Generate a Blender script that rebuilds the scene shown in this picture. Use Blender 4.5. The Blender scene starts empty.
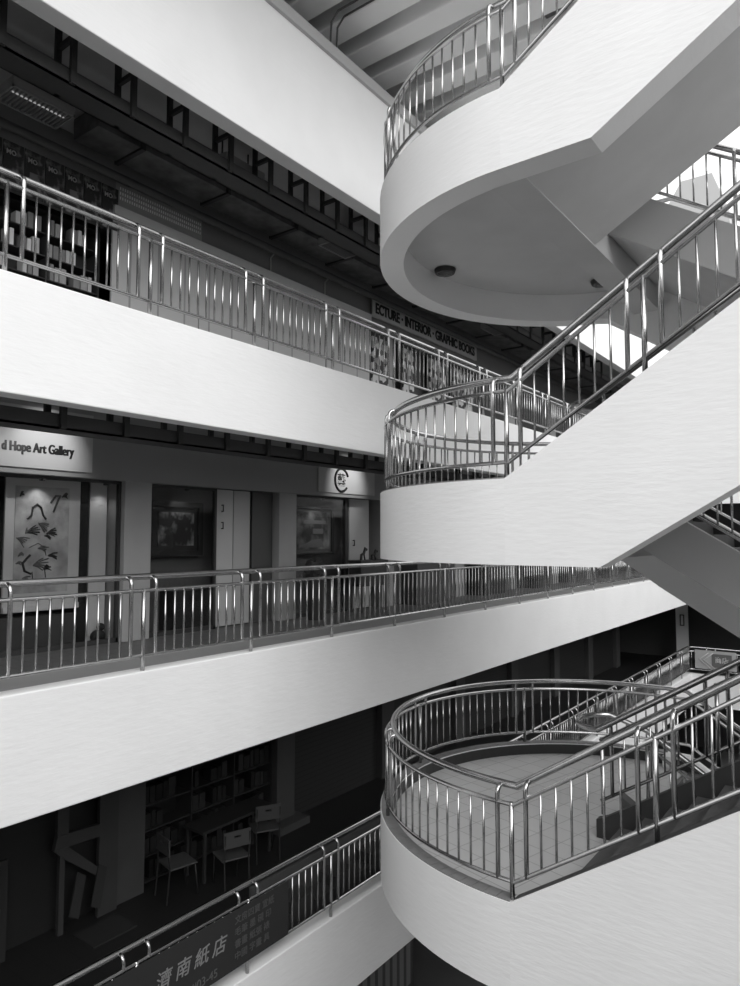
import bpy, bmesh, math, random
from mathutils import Vector, Matrix
random.seed(4)
C = bpy.context.scene.collection
PI = math.pi

# ---------------------------------------------------------------- materials
def mat(name, v, rough=0.6, metal=0.0, bump=0.0, bscale=30.0, vary=0.0, vscale=2.0, spec=0.5):
    m = bpy.data.materials.new(name); m.use_nodes = True
    nt = m.node_tree; b = nt.nodes['Principled BSDF']
    b.inputs['Base Color'].default_value = (v, v, v, 1)
    b.inputs['Roughness'].default_value = rough
    b.inputs['Metallic'].default_value = metal
    b.inputs['Specular IOR Level'].default_value = spec
    tc = nt.nodes.new('ShaderNodeTexCoord')
    if vary:
        n = nt.nodes.new('ShaderNodeTexNoise'); n.inputs['Scale'].default_value = vscale
        n.inputs['Detail'].default_value = 6
        r = nt.nodes.new('ShaderNodeMapRange')
        r.inputs[1].default_value = .3; r.inputs[2].default_value = .7
        r.inputs[3].default_value = v * (1 - vary); r.inputs[4].default_value = v * (1 + vary)
        nt.links.new(tc.outputs['Object'], n.inputs['Vector'])
        nt.links.new(n.outputs['Fac'], r.inputs[0]); nt.links.new(r.outputs[0], b.inputs['Base Color'])
    if bump:
        n2 = nt.nodes.new('ShaderNodeTexNoise'); n2.inputs['Scale'].default_value = bscale
        n2.inputs['Detail'].default_value = 4
        mp = nt.nodes.new('ShaderNodeMapping'); mp.inputs['Scale'].default_value = (.35, .35, 1.6)
        bp = nt.nodes.new('ShaderNodeBump'); bp.inputs['Strength'].default_value = bump
        bp.inputs['Distance'].default_value = .02
        nt.links.new(tc.outputs['Object'], mp.inputs[0]); nt.links.new(mp.outputs[0], n2.inputs['Vector'])
        nt.links.new(n2.outputs['Fac'], bp.inputs['Height']); nt.links.new(bp.outputs[0], b.inputs['Normal'])
    return m

def emis(name, v, s):
    m = mat(name, v); b = m.node_tree.nodes['Principled BSDF']
    b.inputs['Emission Color'].default_value = (1, 1, 1, 1); b.inputs['Emission Strength'].default_value = s
    return m

def glass(name):
    m = bpy.data.materials.new(name); m.use_nodes = True
    nt = m.node_tree; nt.nodes.clear()
    o = nt.nodes.new('ShaderNodeOutputMaterial'); t = nt.nodes.new('ShaderNodeBsdfTransparent')
    t.inputs[0].default_value = (.86, .86, .86, 1)
    g = nt.nodes.new('ShaderNodeBsdfGlossy'); g.inputs['Roughness'].default_value = .03
    f = nt.nodes.new('ShaderNodeFresnel'); f.inputs[0].default_value = 1.22
    x = nt.nodes.new('ShaderNodeMixShader')
    nt.links.new(f.outputs[0], x.inputs[0]); nt.links.new(t.outputs[0], x.inputs[1]); nt.links.new(g.outputs[0], x.inputs[2])
    nt.links.new(x.outputs[0], o.inputs[0])
    return m

def tiled(name, v, size, gap, gv, rough=.5, rot=0.0):
    m = mat(name, v, rough); nt = m.node_tree; b = nt.nodes['Principled BSDF']
    tc = nt.nodes.new('ShaderNodeTexCoord'); mp = nt.nodes.new('ShaderNodeMapping')
    mp.inputs['Rotation'].default_value = (0, 0, rot)
    br = nt.nodes.new('ShaderNodeTexBrick'); br.offset = 0
    br.inputs['Color1'].default_value = (v, v, v, 1); br.inputs['Color2'].default_value = (v * .93,) * 3 + (1,)
    br.inputs['Mortar'].default_value = (gv, gv, gv, 1); br.inputs['Scale'].default_value = 1
    br.inputs['Brick Width'].default_value = size; br.inputs['Row Height'].default_value = size
    br.inputs['Mortar Size'].default_value = gap
    nt.links.new(tc.outputs['Object'], mp.inputs[0]); nt.links.new(mp.outputs[0], br.inputs['Vector'])
    nt.links.new(br.outputs['Color'], b.inputs['Base Color'])
    return m

def stripes(name, v1, v2, axis, scale, thin=.5, rough=.6):
    """flat bands across one object axis (slats, sheets)"""
    m = mat(name, v1, rough); nt = m.node_tree; b = nt.nodes['Principled BSDF']
    tc = nt.nodes.new('ShaderNodeTexCoord'); s = nt.nodes.new('ShaderNodeSeparateXYZ')
    mu = nt.nodes.new('ShaderNodeMath'); mu.operation = 'MULTIPLY'; mu.inputs[1].default_value = scale
    fr = nt.nodes.new('ShaderNodeMath'); fr.operation = 'FRACT'
    gt = nt.nodes.new('ShaderNodeMath'); gt.operation = 'GREATER_THAN'; gt.inputs[1].default_value = thin
    r = nt.nodes.new('ShaderNodeMapRange'); r.inputs[3].default_value = v1; r.inputs[4].default_value = v2
    nt.links.new(tc.outputs['Object'], s.inputs[0]); nt.links.new(s.outputs[axis], mu.inputs[0])
    nt.links.new(mu.outputs[0], fr.inputs[0]); nt.links.new(fr.outputs[0], gt.inputs[0])
    nt.links.new(gt.outputs[0], r.inputs[0]); nt.links.new(r.outputs[0], b.inputs['Base Color'])
    return m

def mottled(name, lo, hi, scale, detail=5, thr=(.4, .6), cell=False, stretch=(1, 1, 1)):
    m = mat(name, lo, .7); nt = m.node_tree; b = nt.nodes['Principled BSDF']
    tc = nt.nodes.new('ShaderNodeTexCoord'); mp = nt.nodes.new('ShaderNodeMapping'); mp.inputs['Scale'].default_value = stretch
    if cell:
        n = nt.nodes.new('ShaderNodeTexVoronoi'); n.inputs['Scale'].default_value = scale; out = n.outputs['Color']
    else:
        n = nt.nodes.new('ShaderNodeTexNoise'); n.inputs['Scale'].default_value = scale; n.inputs['Detail'].default_value = detail
        out = n.outputs['Fac']
    r = nt.nodes.new('ShaderNodeMapRange'); r.inputs[1].default_value, r.inputs[2].default_value = thr
    r.inputs[3].default_value = lo; r.inputs[4].default_value = hi
    nt.links.new(tc.outputs['Object'], mp.inputs[0]); nt.links.new(mp.outputs[0], n.inputs['Vector'])
    nt.links.new(out, r.inputs[0]); nt.links.new(r.outputs[0], b.inputs['Base Color'])
    return m

WHITE = mat('white_render', .86, .85, bump=.16, bscale=16, vary=.025, vscale=1.3, spec=.2)
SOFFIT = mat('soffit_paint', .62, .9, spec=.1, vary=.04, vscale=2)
STEEL = mat('brushed_steel', .52, .235, 1.0, vary=.08, vscale=9)
DARK = mat('dark_paint', .035, .6)
SLABM = mat('corridor_ceiling', .5, .8, vary=.12, vscale=1.5)
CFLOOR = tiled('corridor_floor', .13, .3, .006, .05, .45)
CFLOOR2 = tiled('shaded_corridor_floor', .022, .3, .006, .015, .45)  # corridor tiles darkened to hold the shade of the lowest floor
SLABM2 = mat('shaded_low_ceiling', .07, .8)  # ceiling colour darkened for the shade of the lower corridors
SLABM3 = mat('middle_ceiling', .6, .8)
PIL2 = mat('shaded_pillar_paint', .075, .7, vary=.05)  # pillar colour darkened to carry the shade on the lower floors
LFLOOR = tiled('landing_tiles', .62, .30, .005, .36, .5, math.radians(14))
LEDGE = stripes('ledge_tiles', .42, .25, 1, 8, .9)
STEP = mat('step_screed', .22, .7, vary=.15, vscale=6)
PIL = mat('pillar_paint', .36, .7, vary=.05)
FASC = mat('fascia_paint', .30, .6)
FLIT = mat('fascia_light_paint', .55, .6)
BLACK = mat('black_letter', .012, .4)
GLASS = glass('shop_glass')
WOOD = mat('dark_wood', .03, .5, vary=.3, vscale=8)
MID = mat('mid_grey_paint', .22, .6)
LIGHT = mat('light_grey_paint', .5, .6)
SHUTX = stripes('shutter_slats', .30, .20, 2, 12, .85)
SHUTD = stripes('dark_shutter_slats', .03, .018, 2, 11, .85)
PANELG = stripes('folding_panel', .5, .3, 1, 2.1, .93)
TUBE = emis('lamp_tube', .8, 1.3)

# ---------------------------------------------------------------- geometry helpers
def add_box(bm, x0, x1, y0, y1, z0, z1, M=None):
    vs = [bm.verts.new(Vector((x, y, z)) if M is None else M @ Vector((x, y, z)))
          for x in (x0, x1) for y in (y0, y1) for z in (z0, z1)]
    for f in ((0, 1, 3, 2), (4, 6, 7, 5), (0, 4, 5, 1), (2, 3, 7, 6), (0, 2, 6, 4), (1, 5, 7, 3)):
        bm.faces.new([vs[i] for i in f])

def add_tube(bm, pts, r, n=8, cap=True):
    pts = [Vector(p) for p in pts]; rings = []
    u0 = None
    for i, p in enumerate(pts):
        a = (pts[i] - pts[i - 1]).normalized() if i else (pts[1] - pts[0]).normalized()
        b = (pts[i + 1] - pts[i]).normalized() if i < len(pts) - 1 else a
        t = (a + b).normalized(); k = 1 / max(.35, t.dot(a))
        if u0 is None:
            ref = Vector((0, 0, 1)) if abs(t.z) < .9 else Vector((1, 0, 0))
            u = t.cross(ref).normalized()
        else:
            u = (u0 - t * u0.dot(t)).normalized()
        u0 = u; w = t.cross(u)
        bend = (b - a); bend = bend - t * bend.dot(t)
        ring = []
        for j in range(n):
            o = u * math.cos(2 * PI * j / n) + w * math.sin(2 * PI * j / n)
            if bend.length > 1e-4:
                bn = bend.normalized(); o = o + bn * (o.dot(bn) * (k - 1))
            ring.append(bm.verts.new(p + o * r))
        rings.append(ring)
    for i in range(len(rings) - 1):
        for j in range(n):
            f = bm.faces.new((rings[i][j], rings[i][(j + 1) % n], rings[i + 1][(j + 1) % n], rings[i + 1][j])); f.smooth = True
    if cap:
        bm.faces.new(rings[0][::-1]); bm.faces.new(rings[-1])

def add_prism(bm, poly, h0, h1, axis='y', M=None):
    """poly in the plane across `axis`: y -> (x,z), z -> (x,y), x -> (y,z)"""
    def P(q, h):
        v = {'y': (q[0], h, q[1]), 'z': (q[0], q[1], h), 'x': (h, q[0], q[1])}[axis]
        return Vector(v) if M is None else M @ Vector(v)
    a = [bm.verts.new(P(q, h0)) for q in poly]; b = [bm.verts.new(P(q, h1)) for q in poly]
    n = len(poly)
    bm.faces.new(a); bm.faces.new(b[::-1])
    for i in range(n): bm.faces.new((a[i], b[i], b[(i + 1) % n], a[(i + 1) % n]))

def obj(name, bm, m, parent=None, bevel=0.0, tri=False):
    bmesh.ops.recalc_face_normals(bm, faces=bm.faces)
    if parent is not None and parent.location.length > 0:
        bmesh.ops.translate(bm, verts=bm.verts, vec=-parent.location)
    for e in bm.edges:
        if len(e.link_faces) == 2 and e.calc_face_angle(0) > .6: e.smooth = False
    me = bpy.data.meshes.new(name); bm.to_mesh(me); bm.free()
    o = bpy.data.objects.new(name, me); C.objects.link(o); me.materials.append(m)
    if parent is not None: o.parent = parent
    if bevel:
        md = o.modifiers.new('bevel', 'BEVEL'); md.width = bevel; md.segments = 2; md.limit_method = 'ANGLE'; md.angle_limit = .7
    return o

def box(name, x0, x1, y0, y1, z0, z1, m, parent=None, bevel=0.0):
    bm = bmesh.new(); add_box(bm, x0, x1, y0, y1, z0, z1); return obj(name, bm, m, parent, bevel)

def tag(o, label, cat, group=None, kind=None):
    if kind: o['kind'] = kind
    if label: o['label'] = label
    if cat: o['category'] = cat
    if group: o['group'] = group
    return o

def thing(name, label, cat, loc=(0, 0, 0), group=None, kind=None):
    o = bpy.data.objects.new(name, None); C.objects.link(o); o.location = loc
    o.empty_display_size = .1
    return tag(o, label, cat, group, kind)

def struct(o, label=None, cat=None):
    return tag(o, label, cat, None, 'structure')

def lettering(name, body, size, loc, face, m, parent=None, depth=.006, bold=0.0, sx=1.0, heavy=0.0, align='LEFT', spacing=1.0, shear=0.0):
    cu = bpy.data.curves.new(name, 'FONT'); cu.body = body; cu.size = size; cu.extrude = depth / 2
    cu.offset = bold; cu.align_x = align; cu.space_character = spacing; cu.shear = shear
    t = bpy.data.objects.new('tmp_' + name, cu); C.objects.link(t)
    dg = bpy.context.evaluated_depsgraph_get(); dg.update()
    me = bpy.data.meshes.new_from_object(t.evaluated_get(dg)); bpy.data.objects.remove(t)
    R = {'+x': Matrix(((0, 0, 1, 0), (1, 0, 0, 0), (0, 1, 0, 0), (0, 0, 0, 1))),
         '-y': Matrix(((1, 0, 0, 0), (0, 0, -1, 0), (0, 1, 0, 0), (0, 0, 0, 1)))}[face]
    base = Vector(loc) - (parent.location if parent is not None else Vector((0, 0, 0)))
    me.transform(Matrix.Translation(base) @ R @ Matrix.Scale(sx, 4, (1, 0, 0)))
    if heavy:
        b2 = bmesh.new(); b2.from_mesh(me)
        g = bmesh.ops.duplicate(b2, geom=b2.verts[:] + b2.edges[:] + b2.faces[:])
        v = Vector((0, heavy, 0)) if face == '+x' else Vector((heavy, 0, 0))
        bmesh.ops.translate(b2, verts=[q for q in g['geom'] if isinstance(q, bmesh.types.BMVert)], vec=v + (Vector((.0005, 0, 0)) if face == '+x' else Vector((0, -.0005, 0))))
        b2.to_mesh(me); b2.free()
    me.materials.clear(); me.materials.append(m)
    o = bpy.data.objects.new(name, me); C.objects.link(o)
    if parent is not None: o.parent = parent
    return o

# ---------------------------------------------------------------- key dimensions
D = 5.80                      # atrium face of the gallery parapets at x = -D
GX = -D
TOP = {2: -4.771, 3: -1.281, 4: 2.219, 5: 6.631}
BOT = {2: -5.84, 3: -2.327, 4: 1.197, 5: 4.717}
FLR = {1: -8.42, 2: -4.921, 3: -1.431, 4: 2.069, 5: 5.569}
Y0, Y1 = -1.6, 26.8
SHOP = -8.6
XB = -11.2                    # back of the shops
names = {2: 'lowest', 3: 'middle', 4: 'upper', 5: 'topmost'}

# ---------------------------------------------------------------- setting: galleries
ground = struct(box('floor', -30, 34, -30, 60, FLR[1] - .3, FLR[1], mat('ground_paving', .34, .8, vary=.1)), 'grey paving at the foot of the atrium', 'floor')
for L in (2, 3, 4, 5):
    struct(box('wall_left', GX - .22, GX, Y0, Y1 + .22, BOT[L], TOP[L], WHITE, bevel=.012),
           'long white solid parapet wall of the %s gallery on the left' % names[L], 'parapet wall')
    struct(box('wall_end', GX, 5, Y1, Y1 + .22, BOT[L], TOP[L], WHITE),
           'white parapet wall closing the far end of the %s gallery' % names[L], 'parapet wall')
    bm = bmesh.new()
    add_box(bm, XB, GX - .22, Y0, 31, FLR[L] - .2, FLR[L])
    add_box(bm, GX - .22, 5, Y1 + .22, 31, FLR[L] - .2, FLR[L])
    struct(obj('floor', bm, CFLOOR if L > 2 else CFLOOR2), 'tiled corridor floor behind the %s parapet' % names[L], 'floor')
    bm = bmesh.new()
    add_box(bm, XB, GX - .22, Y0, 31, FLR[L] - .235, FLR[L] - .2)
    add_box(bm, GX - .22, 5, Y1 + .22, 31, FLR[L] - .235, FLR[L] - .2)
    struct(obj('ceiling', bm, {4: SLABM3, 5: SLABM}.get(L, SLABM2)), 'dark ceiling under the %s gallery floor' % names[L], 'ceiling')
bm = bmesh.new()
add_box(bm, XB - .2, XB, Y0, 31.2, FLR[1], 9.0)
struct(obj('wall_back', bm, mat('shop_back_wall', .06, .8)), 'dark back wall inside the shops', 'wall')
struct(box('wall_far', XB, 5, 31, 31.2, FLR[1], 7.6, mat('far_wall_paint', .10, .8)), 'dark wall at the far end of the corridors', 'wall')
struct(box('wall_near', XB - .2, GX - .3, Y0 - .2, Y0, FLR[1], 9.0, mat('near_wall_paint', .15, .8)), 'side wall at the near end of the galleries', 'wall')
# coping moulding of the top parapet
bm = bmesh.new()
add_box(bm, GX - .26, GX + .05, Y0, Y1, TOP[5] - .16, TOP[5] - .05)
add_box(bm, GX - .30, GX + .02, Y0, Y1, TOP[5] - .05, TOP[5] + .03)
struct(obj('trim_1', bm, mat('coping_paint', .45, .8)), 'grey moulded coping along the topmost parapet', 'coping')

# ---------------------------------------------------------------- unseen galleries added behind and right of the viewer to darken the lower levels
ODARK = mat('added_dark_wall', .10, .8)
struct(box('wall_right_added', 9.4, 9.7, -9, 34, FLR[1], TOP[4] + 1.2, ODARK), 'unseen dark gallery wall added across the atrium', 'wall')
struct(box('wall_front_added', -6.1, 9.7, -9.3, -9, FLR[1], TOP[4] + 1.2, ODARK), 'unseen dark gallery wall added behind the viewer', 'wall')
for L in (2, 3, 4):
    struct(box('wall_right_added', 8.2, 8.4, -8, 34, BOT[L], TOP[L], WHITE), 'unseen white parapet added for the %s gallery across the atrium' % names[L], 'parapet wall')
    struct(box('wall_front_added', -6.1, 8.2, -8.0, -7.8, BOT[L], TOP[L], WHITE), 'unseen white parapet added for the %s gallery behind the viewer' % names[L], 'parapet wall')
    bm = bmesh.new(); add_box(bm, 8.4, 9.4, -9, 34, FLR[L] - .2, FLR[L]); add_box(bm, -6.1, 8.4, -9, -8, FLR[L] - .2, FLR[L])
    struct(obj('floor', bm, SLABM), 'unseen corridor floor added for the %s gallery across the atrium' % names[L], 'floor')

tag(box('floor_daylight', -7.35, GX - .24, Y0 + .05, 26.5, FLR[3], FLR[3] + .006, mat('daylit_floor', .30, .6, vary=.06)), 'pale floor strip standing for daylight along the middle parapet inside the corridor', 'floor strip', kind='structure')  # daylight falling by the parapet is put into a paler floor strip

# ---------------------------------------------------------------- pillars, one column per bay through the floors
PY = [5.95 + 3.06 * k for k in range(-2, 8)]
for L in (1, 2, 3, 4):
    z0, z1 = FLR[L], FLR[L + 1] - .235
    for k, py in enumerate(PY):
        if L == 1 and k > 4: continue
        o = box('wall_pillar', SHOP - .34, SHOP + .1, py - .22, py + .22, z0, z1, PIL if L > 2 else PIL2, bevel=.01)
        struct(o, 'square grey pillar between shopfronts of the corridor', 'pillar')

# fascia boards above the shopfronts
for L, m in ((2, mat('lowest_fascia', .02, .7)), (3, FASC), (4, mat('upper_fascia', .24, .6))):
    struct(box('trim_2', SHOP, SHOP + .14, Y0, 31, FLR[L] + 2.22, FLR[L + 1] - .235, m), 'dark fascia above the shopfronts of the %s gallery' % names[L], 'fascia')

# ---------------------------------------------------------------- cable trays and their hangers
def tray(L):
    z = FLR[L] + 2.49
    t = thing('cable_tray', 'dark cable tray slung under the ceiling of the %s corridor' % names[L], 'cable tray', (-6.6, 2, z))
    bm = bmesh.new(); add_box(bm, -6.76, -6.44, Y0 + .1, 30, z, z + .02)
    add_box(bm, -6.76, -6.74, Y0 + .1, 30, z, z + .15); add_box(bm, -6.46, -6.44, Y0 + .1, 30, z, z + .15)
    obj('trough', bm, mat('tray_metal', .05, .55), t)
    for k in range(26):
        y = 2.22 + .70 * k
        bm = bmesh.new()
        for x in (-6.72, -6.42): add_box(bm, x - .022, x + .022, y - .03, y + .03, z + (.0 if x < -6.5 else -.0), FLR[L + 1] - .235)
        if L == 4: add_box(bm, -6.74, -6.40, y - .022, y + .022, z + .47, z + .52)
        obj('hanger', bm, DARK, t)
    return t
tray(3); tray(4); tray(2)
for L, x, r, dz in ((4, -7.05, .05, 2.83), (4, -6.95, .035, 2.98), (4, -8.1, .06, 2.75), (3, -7.05, .045, 2.9), (4, -6.2, .03, 2.95)):
    bm = bmesh.new(); add_tube(bm, [(x, Y0 + .1, FLR[L] + dz), (x, 30.9, FLR[L] + dz)], r, 8)
    tag(obj('service_pipe', bm, mat('pipe_paint', .07, .5)), None, None)
    o = C.objects[-1]
pipes = [o for o in C.objects if o.name.startswith('service_pipe')]
for o, l in zip(pipes, ['thick dark pipe running beside the upper cable tray', 'thin dark pipe running above the thick one by the upper cable tray',
                        'dark pipe running close to the upper shopfronts', 'dark pipe running under the middle corridor ceiling',
                        'thin dark pipe running close behind the topmost white parapet']):
    tag(o, l, 'pipe')
# dark clutter band of ducts on the upper corridor ceiling
t = thing('air_duct', 'dark boxy air duct along the upper corridor ceiling', 'duct', (-7.8, 5, 4.9))
box('duct_body', -8.1, -7.55, 4.6, 26, 5.02, 5.3, mat('duct_metal', .1, .5, vary=.5, vscale=5), t)
for k in range(14):
    box('duct_flange', -8.13, -7.52, 5.2 + 1.45 * k, 5.26 + 1.45 * k, 4.99, 5.32, DARK, t)

# ---------------------------------------------------------------- ceiling lamps of the upper corridor
def lamp(x, y, z, w, l, label, louvre):
    t = thing('ceiling_lamp', label, 'ceiling light', (x, y, z), 'fluorescent box lights of the corridors')
    box('housing', x - w / 2, x + w / 2, y - l / 2, y + l / 2, z + .03, z + .12, mat('lamp_housing', .34, .5), t)
    bm = bmesh.new(); add_box(bm, x - w / 2, x - w / 2 + .02, y - l / 2, y + l / 2, z, z + .03); add_box(bm, x + w / 2 - .02, x + w / 2, y - l / 2, y + l / 2, z, z + .03)
    add_box(bm, x - w / 2, x + w / 2, y - l / 2, y - l / 2 + .02, z, z + .03); add_box(bm, x - w / 2, x + w / 2, y + l / 2 - .02, y + l / 2, z, z + .03)
    obj('rim', bm, mat('lamp_rim', .3, .5), t)
    if louvre:
        bm = bmesh.new()
        for i in range(14):
            yy = y - l / 2 + (i + .7) * l / 14.6; add_box(bm, x - w / 2 + .02, x + w / 2 - .02, yy - .004, yy + .004, z, z + .03)
        obj('louvre', bm, MID, t)
        bm = bmesh.new(); add_tube(bm, [(x + .07, y - l / 2 + .06, z + .018), (x + .07, y + l / 2 - .06, z + .018)], .009, 8)
        obj('lamp_tube', bm, emis('dim_tube', .5, .18), t)
    bm = bmesh.new()
    for yy in (y - l / 3, y + l / 3): add_tube(bm, [(x, yy, z + .12), (x, yy, FLR[4 if z > 3 else 3] + 3.265)], .012, 6)
    obj('hanger_rod', bm, DARK, t)
lamp(-7.62, 3.86, 4.88, .42, .72, 'louvred box light hanging at the upper left, nearest of the row', True)
lamp(-6.98, 6.3, 4.93, .42, .7, 'pale box light tucked behind the topmost parapet, second from the left', False)
for k, yy in enumerate((9.0, 11.9, 14.8, 17.7)):
    lamp(-7.3, yy, 4.9, .42, .72, 'louvred box light of the upper corridor, %s beyond the second one' % ('next', 'two places', 'three places', 'four places')[k], True)

# ---------------------------------------------------------------- roof
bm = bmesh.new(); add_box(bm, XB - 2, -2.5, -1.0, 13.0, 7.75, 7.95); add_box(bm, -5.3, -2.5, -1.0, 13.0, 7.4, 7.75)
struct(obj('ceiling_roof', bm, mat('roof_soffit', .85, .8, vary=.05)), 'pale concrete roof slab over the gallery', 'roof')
struct(box('ceiling_roof', XB, -5.3, -1.0, 13.0, 7.7, 7.75, mat('roof_recess_shade', .12, .8)), 'roof panel coloured dark for the shade between beams above the topmost parapet', 'roof')  # shade of the coffers near the gallery is put into this colour
ys = [7.15 + .62 * k for k in range(-8, 8)]
for i, y in enumerate(ys):
    o = box('trim_3', XB, -2.5, y, y + .37, 7.15, 7.75, mat('roof_beam', .85, .8), bevel=.02)
    struct(o, 'pale concrete roof beam', 'beam')
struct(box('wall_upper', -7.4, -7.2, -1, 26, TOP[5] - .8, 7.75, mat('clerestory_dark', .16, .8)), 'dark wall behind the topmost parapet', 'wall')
struct(box('trim_3', -3.6, -3.3, 1, 13.0, 7.3, 7.75, mat('roof_cross_beam', .12, .8)), 'dark cross beam under the roof', 'beam')
for k, dy in enumerate((.0, .13)):
    bm = bmesh.new(); y = ys[8] - .18 + dy
    add_tube(bm, [(-2.6, y, 7.13), (-5.72, y, 7.13), (-5.84, y, 7.02), (-5.86, y, 6.68)], .014, 6)
    tag(obj('conduit', bm, mat('conduit_paint', .06, .5)), ('nearer' if k == 0 else 'farther') + ' of two thin dark conduits clipped under a roof beam', 'conduit')

# ---------------------------------------------------------------- railings
HB, HM, HH = .145, .77, .90
def cyl_mesh(name, r, h, n=8):
    bm = bmesh.new(); add_tube(bm, [(0, 0, 0), (0, 0, h)], r, n)
    me = bpy.data.meshes.new(name); bm.to_mesh(me); bm.free(); me.materials.append(STEEL); return me
BAL = cyl_mesh('baluster', .0105, HM - HB)
POST = cyl_mesh('post', .021, HM + .02, 10)
def neck_mesh():
    bm = bmesh.new()
    off, top = .085, HH - .0
    pts = [(0, 0, HB - .01), (0, 0, HM), (0, 0, HH - .065)]
    for a in (30, 60, 90):
        pts.append((off * .72 * (1 - math.cos(math.radians(a))), 0, HH - .065 + .06 * math.sin(math.radians(a))))
    pts.append((off, 0, HH - .005))
    add_tube(bm, pts, .020, 10)
    me = bpy.data.meshes.new('gooseneck'); bm.to_mesh(me); bm.free(); me.materials.append(STEEL); return me
NECK = neck_mesh()
def put(name, me, p, parent, rz=0):
    o = bpy.data.objects.new(name, me); C.objects.link(o)
    o.location = Vector(p) - parent.location; o.rotation_euler = (0, 0, rz); o.parent = parent; return o

def railing(label, path, trios, nbal, root_loc, maxbal=100, r_hand=.031, ends=(None, None), gap=.14, name='railing'):
    """path: list of (x,y,z,nx,ny): rail foot line with the inward normal. trios: arc lengths of the centre posts."""
    t = thing(name, label, 'railing', root_loc)
    S = [0]
    for a, b in zip(path, path[1:]): S.append(S[-1] + math.hypot(b[0] - a[0], b[1] - a[1]))
    def at(s):
        s = min(max(s, 0), S[-1])
        for i in range(len(S) - 1):
            if s <= S[i + 1] + 1e-9:
                f = (s - S[i]) / max(1e-9, S[i + 1] - S[i]); a, b = path[i], path[i + 1]
                return [a[j] + f * (b[j] - a[j]) for j in range(5)]
        return list(path[-1])
    bm = bmesh.new(); add_tube(bm, [(p[0] + .085 * p[3], p[1] + .085 * p[4], p[2] + HH) for p in path], r_hand, 12); obj('handrail', bm, STEEL, t)
    bm = bmesh.new(); add_tube(bm, [(p[0], p[1], p[2] + HM) for p in path], .019, 10); obj('middle_rail', bm, STEEL, t)
    bm = bmesh.new(); add_tube(bm, [(p[0], p[1], p[2] + HB) for p in path], .018, 10); obj('bottom_rail', bm, STEEL, t)
    for s in trios:
        p = at(s); put('post', POST, p[:3], t)
        for d in (-gap, gap):
            if 0 <= s + d <= S[-1]:
                q = at(s + d); put('gooseneck', NECK, q[:3], t, math.atan2(q[4], q[3]))
    cnt = []
    for a, b in zip(trios, trios[1:]):
        n = nbal if isinstance(nbal, int) else nbal(b - a)
        for i in range(n):
            s = a + gap + (b - a - 2 * gap) * (i + 1) / (n + 1); cnt.append(at(s))
    cnt_near = sorted(cnt, key=lambda p: p[0] ** 2 + p[1] ** 2)
    for p in cnt_near[:maxbal]: put('baluster', BAL, (p[0], p[1], p[2] + HB), t)
    if len(cnt_near) > maxbal:
        bm = bmesh.new()
        for p in cnt_near[maxbal:]: add_tube(bm, [(p[0], p[1], p[2] + HB), (p[0], p[1], p[2] + HM)], .0105, 6)
        o = obj('baluster', bm, STEEL, t); o['kind'] = 'stuff'
    return t

RX = GX - .05
for L, lab in ((2, 'steel railing on the lowest parapet at the bottom left, hung with a dark banner'),
               (3, 'long steel railing on the middle white parapet before the galleries'),
               (4, 'long steel railing on the upper parapet before the bookshop')):
    ya = 2.745 - 1.43 * 2
    path = [(RX, ya, TOP[L], -1, 0), (RX, 26.85, TOP[L], -1, 0), (GX + .02, 26.9, TOP[L], 0, 1), (4.9, 26.9, TOP[L], 0, 1)]
    trios = [1.43 * k for k in range(19)] + [26.95 - ya + 1.43 * k + .6 for k in range(5)]
    railing(lab, path, trios, 9, (RX, 2.745, TOP[L]))

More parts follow.
